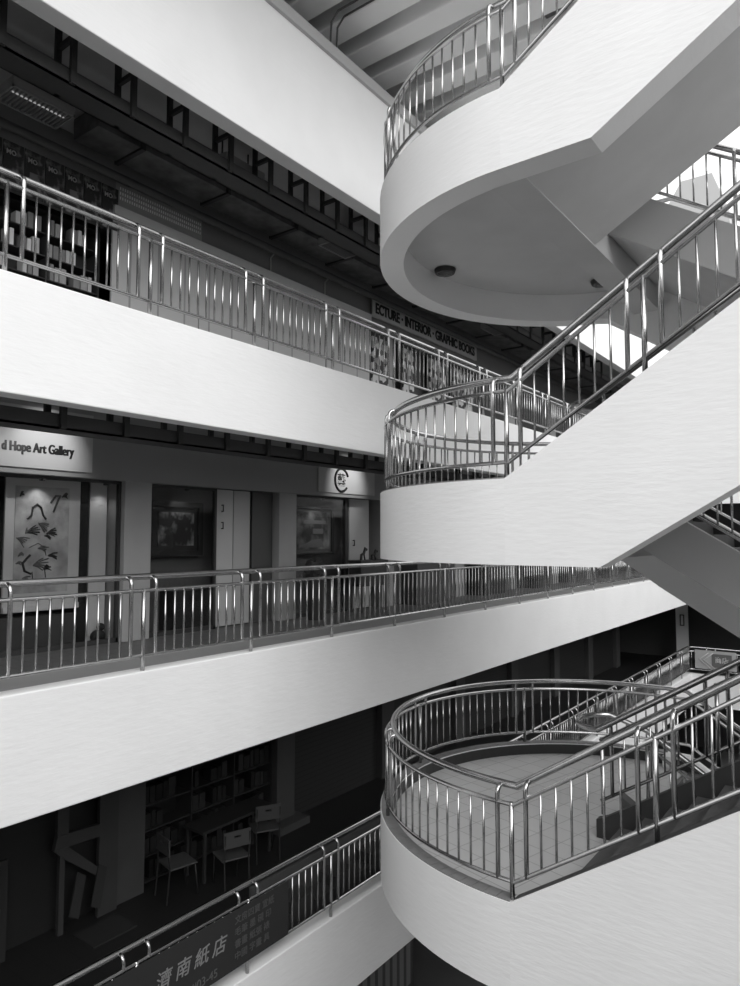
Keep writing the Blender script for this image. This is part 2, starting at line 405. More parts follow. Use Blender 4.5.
# ---------------------------------------------------------------- the staircase
CX, CY, R = -2.635, 8.03, 2.56
NF = CY - R                     # near face of the flights
FF = CY + R
TH = .28; TT = .13
ZC = {1: -3.004, 2: .51, 3: 3.995}
HBT = .74
SN = .65; SB = .603; SFAR = .637
XE = .12                        # flights end beyond the picture on the right
lname = {1: 'lowest', 2: 'middle', 3: 'topmost'}
def arc(r, a0=-90, a1=90, n=48):
    # angle measured so that -90 is the near corner and +90 the far corner, bulging to -x
    return [(CX - r * math.cos(math.radians(a)), CY + r * math.sin(math.radians(a)), a) for a in [a0 + (a1 - a0) * i / n for i in range(n + 1)]]
for K in (1, 2, 3):
    zc = ZC[K]; zb = zc - HBT; fl = zc - .15
    # --- landing
    t = thing('stair_landing', 'white %s landing of the staircase with a rounded end' % {1: 'lowest', 2: 'middle', 3: 'topmost'}[K], 'stair landing', (CX, CY, fl))
    bm = bmesh.new(); O = arc(R); I = arc(R - TH); n = len(O)
    def zbot(x, a): return zb if (a < 0 or x < -3.32) else zb - SFAR * (x + 3.32)
    I2 = arc(R - TT)
    rings = []
    for i in range(n):
        x, y, a = O[i]; q = zbot(x, a)
        rings.append([bm.verts.new(v) for v in ((x, y, q), (x, y, zc), (I2[i][0], I2[i][1], zc), (I2[i][0], I2[i][1], fl), (I[i][0], I[i][1], fl), (I[i][0], I[i][1], q))])
    for i in range(n - 1):
        for j in range(6):
            fc = bm.faces.new((rings[i][j], rings[i + 1][j], rings[i + 1][(j + 1) % 6], rings[i][(j + 1) % 6])); fc.smooth = j in (0, 2, 4)
    bm.faces.new(rings[0]); bm.faces.new(rings[-1][::-1])
    obj('rounded_parapet', bm, WHITE, t)
    # tiled capping on the parapet
    bm = bmesh.new()
    A = arc(R - .005, -90, 90, 64); B = arc(R - TT - .005, -90, 90, 64)
    for i in range(64):
        q = [(A[i][0], A[i][1]), (A[i + 1][0], A[i + 1][1]), (B[i + 1][0], B[i + 1][1]), (B[i][0], B[i][1])]
        # slight joint between the capping tiles
        cxm = sum(p[0] for p in q) / 4; cym = sum(p[1] for p in q) / 4
        q = [(cxm + (p[0] - cxm) * .95, cym + (p[1] - cym) * .95) for p in q]
        add_prism(bm, q, zc, zc + .012, 'z')
    obj('capping_tiles', bm, mat('capping_tile_%d' % K, .20, .5, vary=.15, vscale=4), t)
    bm = bmesh.new()
    poly = [(x, y) for x, y, a in arc(R - TH)] + [(-2.5, FF - TH), (-2.5, NF + TH)]
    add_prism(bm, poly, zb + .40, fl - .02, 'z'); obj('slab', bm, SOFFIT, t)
    poly2 = [(x, y) for x, y, a in arc(R - TT - .016)] + [(-2.35, FF - TT), (-2.35, NF + TT)]
    bm = bmesh.new(); add_prism(bm, poly2, fl - .015, fl + .004, 'z'); obj('floor_tiles', bm, LFLOOR, t)
    box('beam', -2.86, -2.52, NF + TH, FF - TH, zb, zb + .4, SOFFIT, t)
    bm = bmesh.new()                                    # dark tiled skirting inside the parapet
    A = arc(R - TT, -90, 90, 48); B = arc(R - TT - .015, -90, 90, 48)
    for i in range(48): add_prism(bm, [A[i][:2], A[i + 1][:2], B[i + 1][:2], B[i][:2]], fl, fl + .135, 'z')
    obj('skirting', bm, mat('skirting_tile_%d' % K, .03, .4), t)
    # --- near flight, rising to the right
    nm = {1: 'rising from the lowest landing', 2: 'rising from the middle landing', 3: 'rising from the topmost landing'}[K]
    t = thing('stair_flight', 'white near stair flight %s towards the right' % nm, 'stair flight', (CX, NF, fl))
    xa, xk = CX, -1.828
    bm = bmesh.new()
    add_prism(bm, [(xa, zc), (XE, zc + SN * (XE - xa)), (XE, zb + SB * (XE - xk)), (xk, zb), (xa, zb)], NF, NF + TT)
    add_prism(bm, [(xa, fl), (xa + .2, fl), (XE, fl + SN * (XE - xa - .1)), (XE, zb + SB * (XE - xk)), (xk, zb), (xa, zb)], NF + TT - .001, NF + TH)
    obj('solid_balustrade', bm, WHITE, t)
    YI = 7.6
    bm = bmesh.new(); add_prism(bm, [(xa + .02, zc + .001), (XE, zc + SN * (XE - xa) - .012), (XE, zc + SN * (XE - xa) + .004), (xa + .02, zc + .014)], NF + .012, NF + TT + .01)
    obj('capping_tiles', bm, mat('flight_capping_%d' % K, .05, .5), t)
    prof = [(-2.35, fl - .05)]; x, z = -2.35, fl
    prof.append((x, z))
    for k in range(9):
        z += .16; prof.append((x, z)); x += .25; prof.append((x, z))
    prof.append((x, z - .25)); prof.append((-2.2, fl - .05))
    bm = bmesh.new(); add_prism(bm, prof, NF + TT, YI - .1); obj('steps', bm, mat('steps_paint_%d' % K, .10, .7, vary=.15, vscale=6), t)
    bm = bmesh.new()
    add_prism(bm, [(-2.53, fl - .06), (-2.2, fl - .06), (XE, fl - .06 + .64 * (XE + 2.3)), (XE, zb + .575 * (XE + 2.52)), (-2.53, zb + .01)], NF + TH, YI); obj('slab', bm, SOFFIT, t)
    bm = bmesh.new(); xi = -2.6
    add_prism(bm, [(xi, zc + .04), (xi + .1, zc + .08), (XE - .2, zc + .08 + .64 * (XE - .3 - xi)), (XE - .2, fl + .64 * (XE - .2 - xi)), (-2.3, fl), (xi, fl)], YI - .1, YI)
    obj('inner_stringer', bm, mat('stringer_tile_%d' % K, .03, .5), t)
    # --- far flight, falling to the right
    nm = {1: 'falling from the lowest landing', 2: 'falling from the middle landing', 3: 'falling from the topmost landing'}[K]
    t = thing('stair_flight', 'white far stair flight %s towards the right' % nm, 'stair flight', (CX, FF, fl))
    bm = bmesh.new(); x2 = XE + .0
    bz = zc - 1.18
    add_prism(bm, [(xa, zc), (xa + .3, zc), (x2, zc - SFAR * (x2 - xa - .3)), (x2, bz - SFAR * (x2 - xa)), (xa, bz)], FF - TH, FF)
    obj('solid_balustrade', bm, WHITE, t)
    prof = [(-2.3, fl - .03), (-2.3, fl)]; x, z = -2.15, fl; prof.append((x, z))
    for k in range(8):
        z -= .16; prof.append((x, z)); x += .25; prof.append((x, z))
    prof.append((x, z - .1)); prof.append((-2.15, fl - .26))
    bm = bmesh.new(); add_prism(bm, prof, CY + .14, FF - TT - .15); obj('steps', bm, mat('far_steps_paint_%d' % K, .10, .7, vary=.1), t)
    bm = bmesh.new()
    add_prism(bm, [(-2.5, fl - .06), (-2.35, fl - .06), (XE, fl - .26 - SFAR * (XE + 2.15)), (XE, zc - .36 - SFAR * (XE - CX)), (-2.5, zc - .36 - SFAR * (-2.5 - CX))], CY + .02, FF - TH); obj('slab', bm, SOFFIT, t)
    bm = bmesh.new(); iz = zc + .225
    f = lambda x: iz - SFAR * (x - CX)
    add_prism(bm, [(-2.52, f(-2.52)), (XE - .2, f(XE - .2)), (XE - .2, f(XE - .2) - .58), (-2.52, f(-2.52) - .58)], CY, CY + .14)
    obj('inner_stringer', bm, mat('far_stringer_%d' % K, .42 if K > 1 else .1, .7), t)
    bm = bmesh.new(); h = lambda x: zc - .02 - SFAR * max(0, x - CX - .3)
    add_prism(bm, [(-2.5, h(-2.5)), (xa + .3, h(xa)), (XE - .02, h(XE - .02)), (XE - .02, h(XE - .02) - .4), (xa + .3, h(xa) - .13), (-2.5, h(-2.5) - .13)], FF - TH - .015, FF - TH); obj('skirting', bm, DARK, t)
    # --- outer railing: near flight, rounded end, far flight
    path = []
    xs = XE
    path.append((xs, NF + .06, zc + SN * (xs - CX) - .03, 0, 1))
    path.append((CX + .02, NF + .06, zc, 0, 1))
    for x, y, a in arc(R - .06, -90, 90, 60)[0:]:
        path.append((x, y, zc, math.cos(math.radians(a)), -math.sin(math.radians(a))))
    path.append((CX + .3, FF - .06, zc, 0, -1))
    path.append((XE, FF - .06, zc - SFAR * (XE - CX - .3), 0, -1))
    sl = XE - CX
    al = PI * (R - .06)
    tr = [sl - 2.35, sl - 1.17, sl + .0] + [sl + al * q for q in (.262, .5, .745, 1.0)] + [sl + al + 1.2, sl + al + 2.4]
    railing('steel railing curving around the rounded end of the %s stair landing' % lname[K], path, tr,
            lambda d: 6 if d < 1.4 else 12, (CX, CY, zc), gap=.13)
    # --- inner railings along the well
    pth = [(XE - .2, YI - .05, zc + .08 + .64 * (XE - .2 + 2.5), 0, -1), (-2.56, YI - .05, zc + .08, 0, -1)]
    ln = XE - .2 + 2.56
    railing('steel inner railing beside the steps that rise from the %s landing' % lname[K], pth, [ln - 2.3, ln - 1.15, ln - .02], 6, (CX, YI - .05, zc), gap=.1)
    g = lambda x: f(x) - .02
    pth = [(-2.25, CY + .08, g(-2.25), 0, 1), (XE - .2, CY + .08, g(XE - .2), 0, 1)]
    railing('steel inner railing beside the steps that fall from the %s landing' % lname[K], pth, [.02, 1.17, 2.15], 6, (CX, CY + .1, zc), gap=.1)
    # bent tube that joins the two inner rails around the stair well
    bm = bmesh.new(); hz = zc + .08 + HH
    pts = [(-2.56, YI - .135, hz)] + [(-2.58 - .30 * math.sin(math.radians(a)), (YI - .135 + CY + .165) / 2 - (CY + .165 - YI + .135) / 2 * math.cos(math.radians(a)), hz) for a in range(15, 180, 15)] + [(-2.25, CY + .165, g(-2.25) + HH)]
    add_tube(bm, pts, .028, 10)
    tag(obj('handrail_return', bm, STEEL), 'steel handrail loop joining the inner railings at the %s landing' % lname[K], 'handrail')

# floor-level landings where the flights end, right of the picture
for L in (2, 3, 4, 5):
    tp = TOP[L] if L < 5 else 5.72
    t = thing('stair_landing', 'white %s floor landing where the stair flights meet, beyond the right edge' % names[L], 'stair landing', (1.8, CY, FLR[L]))
    box('slab', XE + .01, 3.6, NF + TT, FF, FLR[L] - .25, FLR[L], SOFFIT, t)
    box('solid_balustrade', XE + .01, 3.6, NF, NF + TT, tp - 1.05, tp, WHITE, t)

# round ceiling lamps under the topmost landing
for K in (3, 2):
    for x, y, lab in ((-4.72, 8.06, 'left'), (-3.15, 9.74, 'right')):
        zs = ZC[K] - HBT + .40
        t = thing('bulkhead_lamp', 'round dark lamp on the soffit of the %s landing, %s of the pair' % (lname[K], lab), 'ceiling light', (x, y, zs - .07))
        bm = bmesh.new(); bmesh.ops.create_cone(bm, cap_ends=True, segments=28, radius1=.13, radius2=.15, depth=.06, matrix=Matrix.Translation((x, y, zs - .035)))
        obj('lamp_body', bm, mat('lamp_body', .02, .35), t, bevel=.008)
        bm = bmesh.new(); bmesh.ops.create_uvsphere(bm, u_segments=20, v_segments=10, radius=.105, matrix=Matrix.Translation((x, y, zs - .055)) @ Matrix.Scale(.3, 4, (0, 0, 1)))
        obj('lens', bm, mat('lamp_lens', .05, .15), t)

# ---------------------------------------------------------------- shopfronts, middle gallery
z3 = FLR[3]
def pane(y0, y1, z0, z1, x=SHOP - .02, name='window_1', lab=''):
    t = thing(name, lab, 'shop window', (x, y0, z0), kind='structure')
    box('window_pane', x - .006, x + .006, y0, y1, z0, z1, GLASS, t)
    bm = bmesh.new()
    for a in (y0, y1 - .04): add_box(bm, x - .03, x + .03, a, a + .04, z0, z1)
    add_box(bm, x - .03, x + .03, y0, y1, z1 - .04, z1); add_box(bm, x - .03, x + .03, y0, y1, z0, z0 + .06)
    obj('window_frame', bm, DARK, t)
    return t
bays = [(PY[i] + .22, PY[i + 1] - .22) for i in range(len(PY) - 1)]   # bays[1] = 3.11..5.73, [2]=6.17..8.79, [3]=9.23..11.85
def back(L, y0, y1, x, v, lab, nm='wall_display'):
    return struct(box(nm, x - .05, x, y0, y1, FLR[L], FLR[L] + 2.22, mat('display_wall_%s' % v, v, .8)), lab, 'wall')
pane(3.11, 5.73, z3, .79, lab='glass shop window with the crane painting behind it')
pane(6.17, 7.46, z3, .79, name='window_2', lab='glass shop window before the dark framed painting')
pane(9.23, 10.78, z3, .79, name='window_3', lab='glass shop window before the landscape painting')
for i in (0,): pane(*bays[i], z3, .79, name='window_4', lab='glass shop window at the near end of the middle gallery')
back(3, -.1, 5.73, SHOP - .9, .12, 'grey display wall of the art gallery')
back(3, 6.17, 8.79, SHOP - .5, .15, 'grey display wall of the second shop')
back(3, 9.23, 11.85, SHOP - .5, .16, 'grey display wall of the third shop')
# crane painting
t = thing('framed_painting', 'tall pale scroll painting of cranes in the left shop window', 'painting', (SHOP - .2, 4.72, -.1))
box('mount', SHOP - .23, SHOP - .20, 4.24, 5.24, -.93, .76, mat('mount_paper', .75, .9, spec=.0), t)
box('canvas', SHOP - .20, SHOP - .192, 4.36, 5.08, -.70, .66, mottled('crane_canvas', .38, .68, 5, thr=(.35, .7)), t)
box('lower_border', SHOP - .20, SHOP - .17, 4.24, 5.24, -.93, -.86, mat('mount_border', .8, .6), t)
INK = mat('ink', .03, .7); INK2 = mat('ink_wash', .16, .7)
def stroke(pts, r, m, parent, x=SHOP - .186):
    bm = bmesh.new(); add_tube(bm, [(x, a, b) for a, b in pts], r, 6); return obj('ink_stroke', bm, m, parent)
def blob(y, z, ry, rz, rot, m, parent, x=SHOP - .19):
    bm = bmesh.new()
    bmesh.ops.create_uvsphere(bm, u_segments=12, v_segments=6, radius=1, matrix=Matrix.Translation((x, y, z)) @ Matrix.Rotation(rot, 4, 'X') @ Matrix.Diagonal((.006, ry, rz, 1)))
    return obj('ink_wing', bm, m, parent)
def W(u, v): return (4.36 + (u - 22) / 52.0 * .72, .66 - (v - 487) / 101.0 * 1.36)   # picture sheet coordinates
def wp(l): return [W(a, b) for a, b in l]
stroke(wp([(33, 518), (37, 515), (38, 507), (42, 504), (46, 507), (48, 514), (51, 518)]), .012, INK, t)
stroke(wp([(55, 502), (60, 495), (64, 495), (60, 505), (58, 511)]), .013, INK, t)
stroke(wp([(37, 552), (34, 555), (30, 560), (32, 567), (38, 570)]), .014, INK, t)
stroke(wp([(39, 568), (40, 577)]), .006, INK, t); stroke(wp([(51, 566), (52, 574)]), .006, INK, t)
stroke(wp([(36, 545), (44, 541), (50, 545), (52, 553)]), .005, INK2, t)
def feathers(a, b, ln, ro, n, m):
    yy, zz = W(a, b)
    for k in range(n):
        q = ro + (k - n / 2) * .22; l = ln * random.uniform(.7, 1.1)
        bm = bmesh.new()
        y1, z1 = yy + l * math.cos(q), zz + l * math.sin(q)
        add_tube(bm, [(SHOP - .188, yy, zz), (SHOP - .188, (yy + y1) / 2, (zz + z1) / 2 + .012), (SHOP - .188, y1, z1)], random.uniform(.006, .011), 5)
        obj('ink_feather', bm, m, t)
for a, b, ln, ro, n, m in ((26, 497, .07, .9, 5, INK), (66, 496, .09, .4, 5, INK), (33, 531, .17, .35, 5, INK), (52, 532, .13, .25, 5, INK), (50, 534, .10, -.2, 3, INK),
                           (24, 536, .15, -.35, 5, INK2), (26, 553, .08, .6, 4, INK2), (50, 566, .10, .5, 6, INK), (54, 553, .12, .05, 4, INK), (44, 522, .16, -.4, 5, INK2),
                           (24, 560, .08, .2, 4, INK2), (32, 532, .08, 1.1, 4, INK2), (40, 562, .2, .18, 6, INK2), (44, 546, .14, .1, 4, INK2), (30, 574, .1, .0, 4, INK2)):
    feathers(a, b, ln, ro, n, m)
# dark frame strips and pale panel beside it
tag(box('display_column', SHOP - .35, SHOP - .25, 5.27, 5.40, z3 + .01, .77, mat('black_post', .02, .5)), 'narrow dark column right of the crane painting', 'column')
tag(box('upright_screen', SHOP - .33, SHOP - .29, 5.44, 5.70, z3 + .01, .77, mat('pale_panel', .8, .6)), 'narrow pale upright panel left of the first middle pillar', 'panel')
tag(box('display_column', SHOP - .35, SHOP - .25, 4.02, 4.14, z3 + .01, .77, mat('black_post2', .03, .5)), 'narrow dark column left of the crane painting', 'column')
box_pl = tag(box('display_plinth', SHOP - .6, SHOP - .22, 4.15, 5.24, z3 + .01, -1.0, mat('plinth', .08, .6)), 'dark plinth under the crane painting', 'plinth')
# small black sculpture near the pillar base
bm = bmesh.new(); bmesh.ops.create_uvsphere(bm, u_segments=12, v_segments=8, radius=.1, matrix=Matrix.Translation((SHOP - .15, 5.52, z3 + .09)) @ Matrix.Diagonal((.8, 1.1, .9, 1)))
bmesh.ops.create_uvsphere(bm, u_segments=12, v_segments=8, radius=.055, matrix=Matrix.Translation((SHOP - .15, 5.56, z3 + .21)))
tag(obj('stone_figure', bm, INK), 'small black figure on the floor behind the glass beside the pillar', 'sculpture')

def painting(y0, y1, z0, z1, m, label, fw=.06, inner=MID):
    t = thing('framed_painting', label, 'painting', (SHOP - .3, (y0 + y1) / 2, z0))
    bm = bmesh.new(); x = SHOP - .3
    add_box(bm, x - .02, x + .03, y0, y1, z1 - fw, z1); add_box(bm, x - .02, x + .03, y0, y1, z0, z0 + fw)
    add_box(bm, x - .02, x + .03, y0, y0 + fw, z0 + fw, z1 - fw); add_box(bm, x - .02, x + .03, y1 - fw, y1, z0 + fw, z1 - fw)
    obj('frame', bm, WOOD, t)
    box('mount', x - .02, x - .01, y0 + fw, y1 - fw, z0 + fw, z1 - fw, inner, t)
    box('canvas', x - .01, x + .0, y0 + fw * 2, y1 - fw * 2, z0 + fw * 2, z1 - fw * 2, m, t)
    return t
pt = painting(6.42, 7.42, -.28, .56, mottled('village_canvas', .03, .45, 5, thr=(.48, .75)), 'dark framed village painting in the middle shop window', .08, WOOD)
pt = painting(9.53, 10.72, -.32, .60, mottled('landscape_canvas', .06, .4, 3.2, thr=(.42, .7)), 'framed landscape painting of a white house by a road', .05, mat('mount_grey', .17, .7))
box('painted_house', SHOP - .30, SHOP - .295, 10.12, 10.42, .08, .18, MID, pt)
box('painted_sky', SHOP - .30, SHOP - .296, 9.85, 10.5, .27, .34, MID, pt)
bm = bmesh.new(); add_prism(bm, [(9.72, -.18), (10.45, -.18), (10.35, -.02), (10.1, -.04)], SHOP - .30, SHOP - .293, 'x'); obj('painted_road', bm, MID, pt)
# door leaves with handles, second shop
def leaf(y0, y1, label, hs, nm='door_1', v=.5, x=SHOP - .06):
    t = thing(nm, label, 'door', (x, y0, z3), kind='structure')
    box('door_leaf', x - .04, x, y0, y1, z3 + .02, .78, mat('leaf', v, .5), t)
    for hz in hs:
        bm = bmesh.new(); add_tube(bm, [(x + .0, y0 + .12, hz + .05), (x + .04, y0 + .12, hz + .05), (x + .04, y0 + .12, hz - .05), (x + .0, y0 + .12, hz - .05)], .01, 6)
        obj('door_handle', bm, DARK, t)
leaf(7.50, 7.86, 'left pale door leaf of the second shop', (.48, .20))
leaf(7.88, 8.24, 'right pale door leaf of the second shop', (), 'door_2', .45)
tag(box('upright_screen', SHOP - .08, SHOP - .04, 8.28, 8.76, z3 + .01, .78, mat('grey_side_panel', .07, .5)), 'dark grey side panel beside the second middle pillar', 'panel')
leaf(10.95, 11.6, 'pale door leaf of the third shop right of the landscape painting', (-.1,), 'door_3', .45)
tag(box('display_column', SHOP - .12, SHOP - .06, 10.80, 10.92, z3 + .01, .62, DARK), 'dark upright strip right of the landscape painting', 'column')
# table with figurines
t = thing('display_table', 'dark table carrying little black figurines before the third shop', 'table', (SHOP + .35, 11.1, z3))
box('table_top', SHOP + .18, SHOP + .5, 10.6, 11.5, z3 + .95, z3 + 1.0, WOOD, t)
for x in (SHOP + .22, SHOP + .46):
    for y in (10.65, 11.45): box('leg', x - .025, x + .025, y - .025, y + .025, z3, z3 + .95, WOOD, t)
box('apron', SHOP + .2, SHOP + .48, 10.63, 11.47, z3 + .5, z3 + .95, WOOD, t)
for y, s, lab in ((10.9, 1.0, 'upright black horse figurine on the dark table'), (11.25, .8, 'low black figurine on the dark table, right of the horse')):
    bm = bmesh.new(); zt = z3 + 1.0
    add_tube(bm, [(SHOP + .33, y - .07, zt), (SHOP + .33, y - .06, zt + .1 * s), (SHOP + .33, y + .02, zt + .13 * s), (SHOP + .33, y + .06, zt + .22 * s), (SHOP + .33, y + .11, zt + .2 * s)], .026, 8)
    add_tube(bm, [(SHOP + .33, y + .02, zt + .12 * s), (SHOP + .33, y + .05, zt)], .016, 6)
    tag(obj('figurine', bm, INK), lab, 'figurine', 'figurines on the dark table')
# dark counter in the second shop
tag(box('display_cabinet', SHOP - .45, SHOP - .12, 6.75, 7.9 - .45, z3 + .02, z3 + .62, WOOD), 'low dark cabinet under the village painting', 'cabinet')
# low round stools / person-sized bust in front of third shop
t = thing('planter_pot', 'round dark pot with a ball shaped plant before the third shop', 'plant pot', (SHOP + .45, 9.35, z3))
bm = bmesh.new(); bmesh.ops.create_cone(bm, cap_ends=True, segments=20, radius1=.13, radius2=.18, depth=.7, matrix=Matrix.Translation((SHOP + .45, 9.35, z3 + .35)))
obj('pot', bm, mat('pot_glaze', .03, .4), t)
bm = bmesh.new(); bmesh.ops.create_icosphere(bm, subdivisions=3, radius=.2, matrix=Matrix.Translation((SHOP + .45, 9.35, z3 + .86)))
for v in bm.verts: v.co += (v.co - Vector((SHOP + .45, 9.35, z3 + .86))) * random.uniform(-.15, .2)
obj('foliage', bm, mat('dark_leaf', .03, .6), t)
# further shopfronts of the middle gallery
for i in range(4, len(bays)):
    a, b = bays[i]
    struct(box('wall_shopfront', SHOP - .12, SHOP - .02, a, b, z3, .79, mat('dark_front_%d' % i, (.09, .04, .12, .07, .15)[i % 5], .5)), 'dark closed shopfront far along the middle gallery', 'shopfront')
    tag(box('display_cabinet', SHOP + .05, SHOP + .5, a + .3, a + 1.5, z3, z3 + 1.0, mat('cab_%d' % i, (.02, .06, .03)[i % 3], .5)),
        'dark cabinet standing before the %s shopfront beyond the third pillar' % ['first', 'second', 'third', 'fourth', 'fifth', 'sixth'][i - 4], 'cabinet')
# lit sign boards with lettering
t = thing('shop_sign', 'lit pale sign board of the art gallery at the left edge', 'shop sign', (SHOP + .16, 4.2, .85))
box('board', SHOP + .142, SHOP + .165, 2.2, 5.18, .86, 1.62, mat('sign_board', .5, .7, spec=.1), t)
lettering('lettering', 'd Hope Art Gallery', .165, (SHOP + .166, 3.99, 1.055), '+x', BLACK, t, bold=.003, sx=.70, heavy=.012)
t = thing('shop_sign', 'lit pale sign board with a round black emblem above the third shop', 'shop sign', (SHOP + .16, 10.5, .85))
box('board', SHOP + .142, SHOP + .165, 9.75, 11.5, .86, 1.55, mat('sign_board2', .5, .7, spec=.1), t)
bm = bmesh.new(); cy, cz = 10.42, 1.11
add_tube(bm, [(SHOP + .17, cy + .20 * math.cos(math.radians(a)), cz + .22 * math.sin(math.radians(a))) for a in range(20, 335, 15)], .024, 6)
obj('emblem_ring', bm, BLACK, t)
lettering('emblem_character', '藝', .26, (SHOP + .166, cy - .13, cz - .09), '+x', BLACK, t, bold=.004)
lettering('lettering', '翰林', .13, (SHOP + .166, cy - .15, 1.345), '+x', BLACK, t, bold=.004)
def spot(y, x, z, e, lab, tgt=None, size=75):
    e *= 1.5 if z < 1 else 4.0
    d = bpy.data.lights.new('spot', 'SPOT'); d.energy = e; d.spot_size = math.radians(size); d.spot_blend = .8; d.shadow_soft_size = .04
    t = thing('spotlight', lab, 'spotlight', (x, y, z))
    bm = bmesh.new(); add_tube(bm, [(x, y, z + .01), (x, y, z + .1)], .035, 10); obj('lamp_head', bm, DARK, t)
    o = bpy.data.objects.new('spot_lamp', d); C.objects.link(o); o.parent = t
    o.location = (0, 0, -.01)
    tv = Vector(tgt) - Vector((x, y, z - .01)); o.rotation_euler = tv.to_track_quat('-Z', 'Y').to_euler()
    return t
spot(4.5, SHOP + 1.0, 1.55, 9, 'small spotlight aimed at the left lit sign board', (SHOP + .15, 4.5, 1.1))
spot(3.6, SHOP + 1.0, 1.55, 6, 'small spotlight aimed at the far left part of the lit sign', (SHOP + .15, 3.5, 1.1))
spot(10.6, SHOP + 1.0, 1.55, 9, 'small spotlight aimed at the round emblem sign', (SHOP + .15, 10.6, 1.1))
spot(4.62, SHOP - .05, .72, 2.2, 'small spotlight over the crane painting', (SHOP - .24, 4.7, -.9), 110)
spot(5.57, SHOP - .12, .72, 1.2, 'small spotlight over the pale panel', (SHOP - .3, 5.57, .0), 90)
spot(6.95, SHOP - .1, .72, 2.0, 'small spotlight over the dark framed village painting', (SHOP - .4, 6.95, .1), 100)
spot(10.2, SHOP - .1, .72, 2.0, 'small spotlight over the landscape painting', (SHOP - .4, 10.1, .1), 100)

# ---------------------------------------------------------------- shopfronts, upper gallery
z4 = FLR[4]
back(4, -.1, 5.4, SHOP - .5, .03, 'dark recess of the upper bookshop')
t = thing('bookcase', 'black wall bookcase filled with booklets at the upper left', 'bookcase', (SHOP - .3, 4, z4))
bm = bmesh.new(); add_box(bm, SHOP - .42, SHOP - .4, 3.12, 5.38, z4, 4.75)
for k in range(8): add_box(bm, SHOP - .4, SHOP - .12, 3.12, 5.38, z4 + .1 + .30 * k, z4 + .115 + .30 * k)
for y in (3.12, 3.86, 4.61, 5.36): add_box(bm, SHOP - .4, SHOP - .11, y, y + .02, z4, 4.5)
obj('carcass', bm, DARK, t)
shades = [mat('booklet_%d' % i, v, .6) for i, v in enumerate((.25, .4, .6, .8))]
nm = 0
for k in range(6):
    y = 3.16
    z = z4 + .117 + .30 * (k + 1)
    while y < 5.3:
        w = random.choice((.05, .07, .09)); h = random.uniform(.17, .24)
        if random.random() < .72 and not any(abs(y + w / 2 - q) < .08 for q in (3.87, 4.62)):
            o = box('booklet', SHOP - .3 + random.uniform(-.02, .05), SHOP - .17, y, y + w, z, z + h, random.choice(shades))
            tag(o, 'slim booklet standing in the black bookcase at the upper left', 'book', 'booklets in the black bookcase'); nm += 1
        y += w + .018
# poster row above
for i in range(9):
    y = 3.1 + .265 * i
    m = mottled('poster_%d' % i, .04, .3, 9, thr=(.5, .7))
    t = thing('poster', ['dark shop poster in the row above the bookcase'][0], 'poster', (SHOP + .15, y, 4.4), 'dark posters above the bookcase')
    box('sheet', SHOP + .145, SHOP + .16, y + .008, y + .255, 4.25, 4.84, m, t)
    lettering('lettering', 'MO', .085, (SHOP + .161, y + .04, 4.68), '+x', LIGHT, t, bold=.002, sx=.9)
    if i in (2, 4, 6): box('printed_panel', SHOP + .16, SHOP + .164, y + .07, y + .17, 4.42, 4.56, MID, t)
# long banner sheet with rows of little marks
t = thing('display_banner', 'long grey banner with rows of tiny figures over the shutters', 'banner', (SHOP + .16, 6.2, 4.7))
box('sheet', SHOP + .145, SHOP + .155, 5.44, 6.95, 4.62, 4.95, mat('banner_sheet', .4, .6), t)
bm = bmesh.new()
for r in range(3):
    for k in range(38):
        y = 5.5 + .038 * k; z = 4.90 - .07 * r
        add_box(bm, SHOP + .156, SHOP + .158, y, y + .016, z - .04, z)
obj('printed_figures', bm, mat('printed_figures', .9, .6), t)['kind'] = 'stuff'
bm = bmesh.new(); add_box(bm, SHOP + .145, SHOP + .17, 5.5, 6.15, 4.96, 4.985); add_box(bm, SHOP + .145, SHOP + .17, 6.5, 6.8, 4.96, 4.985)
obj('top_batten', bm, LIGHT, t)
struct(box('trim_2', SHOP + .14, SHOP + .2, 5.4, 11.35, 4.36, 4.6, mat('grey_ledge', .7, .6)), 'grey ledge over the shutters of the upper gallery', 'ledge')
# folding shutters
for i, (a, b) in enumerate(((5.40, 6.92), (6.92, 8.44), (8.44, 9.96), (9.96, 11.36))):
    tag(box('folding_shutter', SHOP + .11, SHOP + .145, a + .01, b - .01, z4, 4.36, PANELG),
        'pale grey folding shutter, %s from the bookcase along the upper gallery' % ('first', 'second', 'third', 'fourth')[i], 'shutter')
# book sign
t = thing('shop_sign', 'long grey sign board reading ecture interior graphic books', 'shop sign', (SHOP + .25, 13.5, 4.6))
box('board', SHOP + .2, SHOP + .24, 11.35, 15.85, 4.56, 4.96, mat('sign_grey', .6, .5), t)
lettering('lettering', 'ECTURE · INTERIOR · GRAPHIC BOOKS', .30, (SHOP + .241, 11.42, 4.655), '+x', BLACK, t, bold=.01, sx=.82, heavy=.015)
for i, (a, b) in enumerate(((11.36, 12.0), (12.5, 13.0), (13.6, 14.4), (14.7, 15.8))):
    t = thing('magazine_rack', 'tall magazine rack before the bookshop, %s along the upper gallery' % ('first', 'second', 'third', 'fourth')[i], 'magazine rack', (SHOP + .2, a, z4))
    box('back_board', SHOP + .12, SHOP + .15, a, b, z4, z4 + 2.2, DARK, t)
    box('magazines', SHOP + .15, SHOP + .19, a + .04, b - .04, z4 + .2, z4 + 2.1, mottled('mags_%d' % i, .05, .6, 9, thr=(.4, .62), cell=True), t)['kind'] = 'stuff'
struct(box('wall_shopfront', SHOP - .1, SHOP, 11.36, 28, z4, 4.4, mat('bookshop_front', .05, .6)), 'dark shopfront of the bookshop', 'shopfront')
